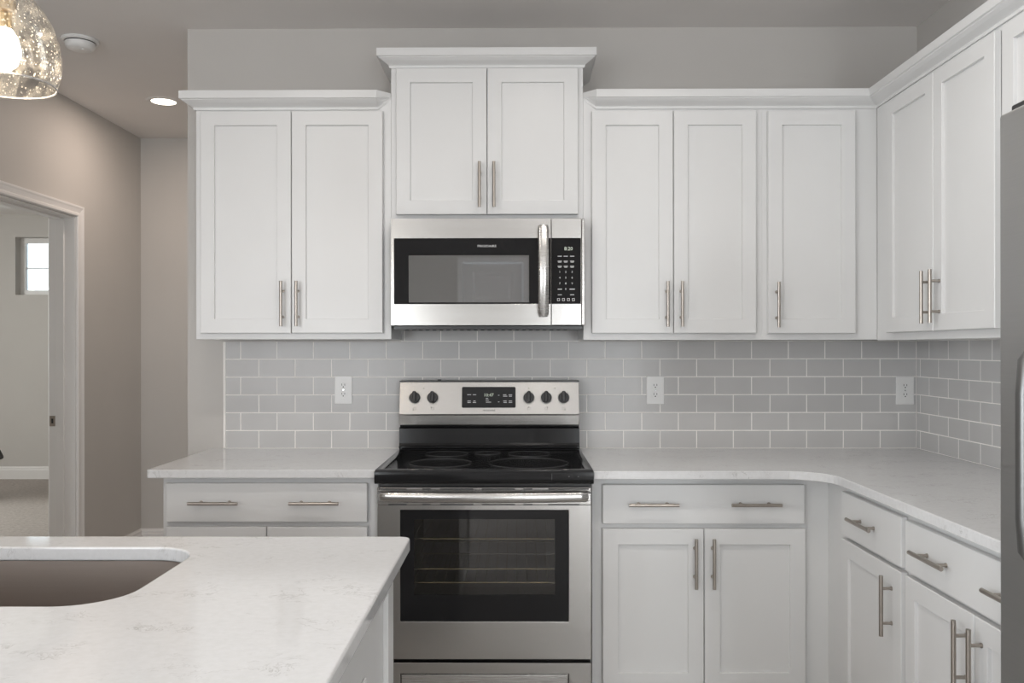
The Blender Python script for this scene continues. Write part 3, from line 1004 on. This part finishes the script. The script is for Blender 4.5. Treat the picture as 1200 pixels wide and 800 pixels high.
# storage drawer
bm = new(); ring(bm, DXa, DXb, .075, .2310, GLa, GLb, .100, .1930, DY, 3.072)
box(bm, GLa, GLb, DY + .012, 3.072, .100, .1930)
sd = part(rg, 'storage_drawer', bm, M_STEEL, bevel=.002)
bm = new(); box(bm, GLa + .004, GLb - .004, DY + .003, DY + .0125, .104, .1870)
part(rg, 'drawer_panel', bm, M_HANDLE, parent=sd, bevel=.002)

# ------------------------------------------------------------------ microwave
mw = thing('microwave', 'stainless over-the-range microwave with black glass door and keypad', 'microwave', (-.115, 3.5, 1.43))
MY = 3.281
bm = new(); box(bm, -.4860, .2560, MY + .034, 3.690, 1.4340, 1.8480)
part(mw, 'body', bm, M_STEEL, bevel=.002)
bm = new()
GT, GB = 1.7705, 1.5175
ring(bm, -.4880, .1265, 1.4360, 1.8465, -.4770, .1265 - .0005, GB, GT, MY, MY + .033)
md = part(mw, 'door', bm, M_STEEL, bevel=.002)
tl = Matrix.Rotation(R(1.5), 3, 'X')
zc = (GT + GB) / 2
bm = new()
# window surround and mesh window, hung a touch out of plumb
vs_ = []
ring(bm, -.4768, .1258, GB + .0004, GT - .0004, -.4205, .0430, 1.5240, 1.7050, MY - .0005, MY + .018)
bmesh.ops.rotate(bm, verts=bm.verts[:], cent=(0, MY + .004, zc), matrix=tl)
ws = part(mw, 'door_glass', bm, M_GLASSK, parent=md)
bm = new(); box(bm, -.4203, .0428, MY - .0003, MY + .015, 1.5242, 1.7048)
bmesh.ops.rotate(bm, verts=bm.verts[:], cent=(0, MY + .004, zc), matrix=tl)
mwin = part(mw, 'mesh_window', bm, M_MWIN, parent=md); mwin['label'] = 'grey mirrored mesh window'
bm = new(); add_text(bm, 'FRIGIDAIRE', .0115, -.1190, MY - .0042, 1.7395, 1.25)
part(mw, 'maker_name', bm, M_WHITEINK, parent=md)
# handle: vertical bowed strap
bm = new(); rings_ = []
for k in range(33):
    t = k / 32
    z = 1.4680 + t * .3510
    e_ = min(t, 1 - t)
    bow = .018 + .030 * math.sin(PI * t)
    hw = .0205 * (1 if e_ > .03 else (.75 + .25 * math.sqrt(e_ / .03)))
    rr = []
    for q in range(16):
        an = 2 * PI * q / 16
        rr.append(bm.verts.new((.0975 + hw * math.cos(an), MY - bow + .008 * math.sin(an), z)))
    rings_.append(rr)
for A, B in zip(rings_, rings_[1:]):
    for q in range(16): bm.faces.new((A[q], A[(q + 1) % 16], B[(q + 1) % 16], B[q]))
bm.faces.new(rings_[0]); bm.faces.new(rings_[-1])
for z in (1.482, 1.805): box(bm, .084, .111, MY - .022, MY + .001, z - .010, z + .010)
part(mw, 'handle', bm, M_HANDLE, parent=md, smooth=True, angle=60)
# control side
bm = new(); box(bm, .1290, .2440, MY, MY + .033, 1.4360, 1.8465)
cp = part(mw, 'control_panel', bm, M_STEEL, bevel=.0015)
bm = new(); box(bm, .2450, .2580, MY + .004, MY + .034, 1.4360, 1.8465)
part(mw, 'side_trim', bm, M_STEEL, bevel=.003)
bm = new(); box(bm, .1292, .2420, MY - .0012, MY + .002, GB, GT)
kp = part(mw, 'keypad', bm, M_GLASSK, parent=cp)
bm = new(); add_text(bm, '8:20', .019, .1945, MY - .0016, 1.7290, 1.0)
part(mw, 'clock', bm, M_CLOCK, parent=kp)
bm = new()
KX = (.1610, .1840, .2085)
for r_, z in enumerate((1.7005, 1.6815, 1.6620)):
    for x in KX:
        box(bm, x - .008, x + .008, MY - .0016, MY - .0010, z - .0011, z + .0011)
        if r_: box(bm, x - .006, x + .006, MY - .0016, MY - .0010, z - .0048, z - .0028)
for r_, row in enumerate(('123', '456', '789')):
    for x, ch in zip(KX, row): add_text(bm, ch, .0105, x, MY - .0015, 1.6400 - r_ * .0222)
add_text(bm, '0', .0105, KX[1], MY - .0015, 1.5740)
for x, w_ in ((KX[0], .008), (KX[2], .010)): box(bm, x - w_, x + w_, MY - .0016, MY - .0010, 1.5725, 1.5755)
for x in (KX[0], KX[2]): box(bm, x - .008, x + .008, MY - .0016, MY - .0010, 1.5515, 1.5535)
for x in (.1560, .1750, .1940, .2130):
    ring(bm, x - .005, x + .005, 1.529, 1.539, x - .0035, x + .0035, 1.5305, 1.5375, MY - .0016, MY - .0010)
part(mw, 'key_legends', bm, M_WHITEINK, parent=kp)
bm = new(); box(bm, -.4800, .2500, 3.300, 3.60, 1.4200, 1.4338)
for k in range(24): box(bm, -.44 + k * .0268, -.425 + k * .0268, 3.32, 3.36, 1.4175, 1.4201)
part(mw, 'underside_vent', bm, M_BLACKM, bevel=.001, seg=1)

# ------------------------------------------------------------------ refrigerator (far edge seen at the right of the frame)
fr = thing('refrigerator', 'stainless steel refrigerator at the right edge of the picture', 'refrigerator', (1.3, 1.15, 0))
FX = .897
bm = new(); box(bm, .970, 1.700, .70, 1.598, .05, 1.765)
for sy in (.76, 1.54):
    for sx in (1.02, 1.65): cyl(bm, (sx, sy, 0), (sx, sy, .05), .02)
part(fr, 'body', bm, mat('fridge_side_grey', (.16, .16, .165), .45), bevel=.003)
for (y0, y1, z0, z1) in ((1.190, 1.598, .10, 1.780), (.700, 1.184, .10, 1.780)):
    bm = new(); box(bm, FX, .962, y0, y1, z0, z1)
    fd = part(fr, 'door', bm, M_STEELV, bevel=.007, seg=4)
    hy = 1.435 if y0 > 1 else 1.12
    # (the near door keeps its handle by the seam)
    bm = new(); pth = [(FX, 1.365), (FX - .030, 1.352), (FX - .050, 1.325), (FX - .054, 1.27), (FX - .054, 1.06), (FX - .050, 1.005), (FX - .030, .978), (FX, .965)]
    Rg = []
    for k, (x, z) in enumerate(pth):
        p0 = Vector(pth[max(0, k - 1)]); p1 = Vector(pth[min(len(pth) - 1, k + 1)])
        t = (p1 - p0).normalized(); nn = Vector((t.y, -t.x))
        if k in (0, len(pth) - 1): nn = Vector((0, 1 if k == 0 else -1)) * 1.0
        if nn.dot(Vector((-1, 0))) < 0 and k not in (0, len(pth) - 1): nn = -nn
        Rg.append([bm.verts.new((x + nn.x * .008 * math.sin(2 * PI * q / 12), hy + .013 * math.cos(2 * PI * q / 12), z + nn.y * .008 * math.sin(2 * PI * q / 12))) for q in range(12)])
    for A, B in zip(Rg, Rg[1:]):
        for q in range(12): bm.faces.new((A[q], A[(q + 1) % 12], B[(q + 1) % 12], B[q]))
    bm.faces.new(Rg[0]); bm.faces.new(Rg[-1])
    part(fr, 'handle', bm, M_FHANDLE, parent=fd, smooth=True, angle=60)
bm = new(); box(bm, .915, 1.01, 1.530, 1.590, 1.7805, 1.796)
part(fr, 'hinge_cover', bm, M_BLACKM, bevel=.004, seg=3)
bm = new(); box(bm, .975, 1.05, 1.530, 1.590, 1.7655, 1.7805)
part(fr, 'hinge_base', bm, M_BLACKM)

# ------------------------------------------------------------------ pendant over the island
PX, PY = -.968, 1.60
pd = thing('pendant_light', 'seeded clear glass pendant light glowing above the island', 'pendant light', (PX, PY, 1.845))
RM = 1.845
outp = [(.0905, 0), (.0955, .018), (.0985, .042), (.0980, .062), (.0930, .090), (.0830, .118), (.0680, .145), (.0500, .166), (.0360, .178), (.0330, .190)]
bm = new()
lathe(bm, outp + [(.0305, .190), (.0335, .1755)] + [(r - .0028, z) for r, z in outp[::-1][2:]] + [(.0905, 0)], (PX, PY, RM), 64)
bmesh.ops.remove_doubles(bm, verts=bm.verts[:], dist=1e-5)
gs = part(pd, 'glass_shade', bm, M_SEEDED, smooth=True, angle=70)
bm = new(); lathe(bm, [(.0890 + .0019 * math.cos(2 * PI * k / 10), -.0010 + .0019 * math.sin(2 * PI * k / 10)) for k in range(11)], (PX, PY, RM), 64)
bmesh.ops.remove_doubles(bm, verts=bm.verts[:], dist=1e-5)
part(pd, 'shade_rim', bm, M_RIM, parent=gs, smooth=True)
bm = new(); lathe(bm, [(.0325, .186), (.0325, .182), (.036, .182), (.036, .200), (.030, .235), (.012, .248), (.005, .252), (.005, CEIL - RM - .02)], (PX, PY, RM), 32)
part(pd, 'socket_and_stem', bm, M_BRASS, smooth=True)
bm = new(); lathe(bm, [(0, CEIL - RM - .026), (.055, CEIL - RM - .024), (.062, CEIL - RM - .015), (.062, CEIL - RM - .0005)], (PX, PY, RM), 40)
part(pd, 'ceiling_canopy', bm, M_BRASS, smooth=True)
bm = new(); lathe(bm, [(0, .026), (.013, .0285), (.024, .039), (.0295, .056), (.0295, .070), (.024, .090), (.015, .104), (0, .106)], (PX, PY, RM), 32)
bl = part(pd, 'bulb', bm, M_BULB, smooth=True)
bm = new(); lathe(bm, [(.0145, .1045), (.0150, .112), (.0138, .116), (.0150, .120), (.0138, .124), (.0150, .128), (.0138, .134), (.021, .137), (.022, .187)], (PX, PY, RM), 32)
part(pd, 'screw_base', bm, M_BRASS, parent=bl, smooth=True)
pl = bpy.data.lights.new('pendant_bulb_light', 'POINT'); pl.energy = 2.8; pl.color = (1, .78, .54); pl.shadow_soft_size = .03
po = bpy.data.objects.new('pendant_bulb_light', pl); po.location = (PX, PY, RM + .015); COL.objects.link(po)

# ------------------------------------------------------------------ recessed light and smoke detector in the hall ceiling
rl = thing('recessed_light', 'lit round recessed downlight in the hall ceiling', 'recessed light', (-1.986, 4.773, CEIL))
bm = new(); lathe(bm, [(.066, -.004), (.069, -.006), (.088, -.004), (.094, -.0005)], (-1.986, 4.773, CEIL), 48)
part(rl, 'trim_ring', bm, M_TRIM, smooth=True)
bm = new(); lathe(bm, [(0, -.0035), (.066, -.0035), (.066, -.0005)], (-1.986, 4.773, CEIL), 48)
part(rl, 'lens', bm, M_LENS)
area('hall_area_light', (-1.986, 4.773, CEIL - .012), (0, 0, -1), .12, .12, 6, (1, .82, .70), 'DISK', 180)
area('hall_area_light', (-.60, 4.773, CEIL - .012), (0, 0, -1), .12, .12, 9, (1, .93, .87), 'DISK', 180)  # added fill without a fixture, hidden behind the kitchen wall
# unseen downlights added in the kitchen ceiling to brighten the counters and room
for x, y, e_ in ((-.95, 2.15, 4.5), (.10, 2.15, 4.5), (.70, 2.1, 4.5), (.2, -.6, 5), (-1.4, -.6, 5)):
    r_ = thing('recessed_light', 'unseen recessed downlight added to brighten the kitchen', 'recessed light', (x, y, CEIL), 0, 'added unseen kitchen downlights')
    bm = new(); lathe(bm, [(.066, -.004), (.069, -.006), (.088, -.004), (.094, -.0005)], (x, y, CEIL), 32)
    part(r_, 'trim_ring', bm, M_TRIM, smooth=True)
    bm = new(); lathe(bm, [(0, -.0035), (.066, -.0035), (.066, -.0005)], (x, y, CEIL), 32)
    part(r_, 'lens', bm, M_LENS)
    area('kitchen_fill_downlight', (x, y, CEIL - .012), (0, 0, -1), .13, .13, e_, (1, .95, .90), 'DISK', 170)

sdt = thing('smoke_detector', 'round white smoke detector on the hall ceiling', 'smoke detector', (-1.965, 3.82, CEIL))
bm = new(); lathe(bm, [(.078, -.0005), (.080, -.006), (.076, -.012), (.066, -.014)], (-1.965, 3.82, CEIL), 48)
part(sdt, 'mounting_base', bm, M_PLAST, smooth=True)
bm = new(); lathe(bm, [(.062, -.012), (.0625, -.0185)], (-1.965, 3.82, CEIL), 48)
part(sdt, 'vent_gap', bm, M_BLACKM, smooth=True)
bm = new(); lathe(bm, [(.062, -.0165), (.064, -.0175), (.062, -.030), (.054, -.042), (.040, -.047), (0, -.048)], (-1.965, 3.82, CEIL), 48)
part(sdt, 'cover', bm, M_PLAST, smooth=True, angle=60)
bm = new(); cyl(bm, (-1.945, 3.80, CEIL - .0475), (-1.945, 3.80, CEIL - .052), .007, .005, seg=16)
part(sdt, 'test_button', bm, M_PLAST, smooth=True)

# ------------------------------------------------------------------ chair in the room beyond the doorway (only the seat tip shows)
oc = thing('office_chair', 'charcoal padded chair glimpsed at the left edge through the doorway', 'chair', (-4.94, 7.5, 0))
bm = new()
box(bm, -5.20, -4.662, 7.25, 7.75, .345, .455)
for v in bm.verts:
    if v.co.x > -4.81 and v.co.z > .4: v.co.x -= .055
part(oc, 'seat', bm, M_CHAIR, bevel=.035, seg=4, smooth=True, angle=80)
bm = new(); box(bm, -5.27, -5.20, 7.27, 7.73, .50, .98)
part(oc, 'backrest', bm, M_CHAIR, bevel=.03, seg=4, smooth=True, angle=80)
bm = new(); box(bm, -5.26, -5.23, 7.47, 7.53, .33, .60); box(bm, -5.25, -4.94, 7.47, 7.53, .325, .344)
part(oc, 'back_bracket', bm, M_BLACKM)
bm = new(); cyl(bm, (-4.94, 7.5, .08), (-4.94, 7.5, .345), .025)
part(oc, 'column', bm, M_BLACKM, smooth=True)
for k in range(5):
    an = R(90 + 72 * k)
    bm = new(); cyl(bm, (-4.94, 7.5, .085), (-4.94 + .25 * math.cos(an), 7.5 + .25 * math.sin(an), .055), .02, .012, seg=10)
    lg = part(oc, 'leg', bm, M_BLACKM, smooth=True)
    bm = new(); cx, cy = -4.94 + .25 * math.cos(an), 7.5 + .25 * math.sin(an)
    cyl(bm, (cx - .012, cy, .025), (cx + .012, cy, .025), .025, seg=16)
    part(oc, 'caster', bm, M_BLACKM, parent=lg, smooth=True)
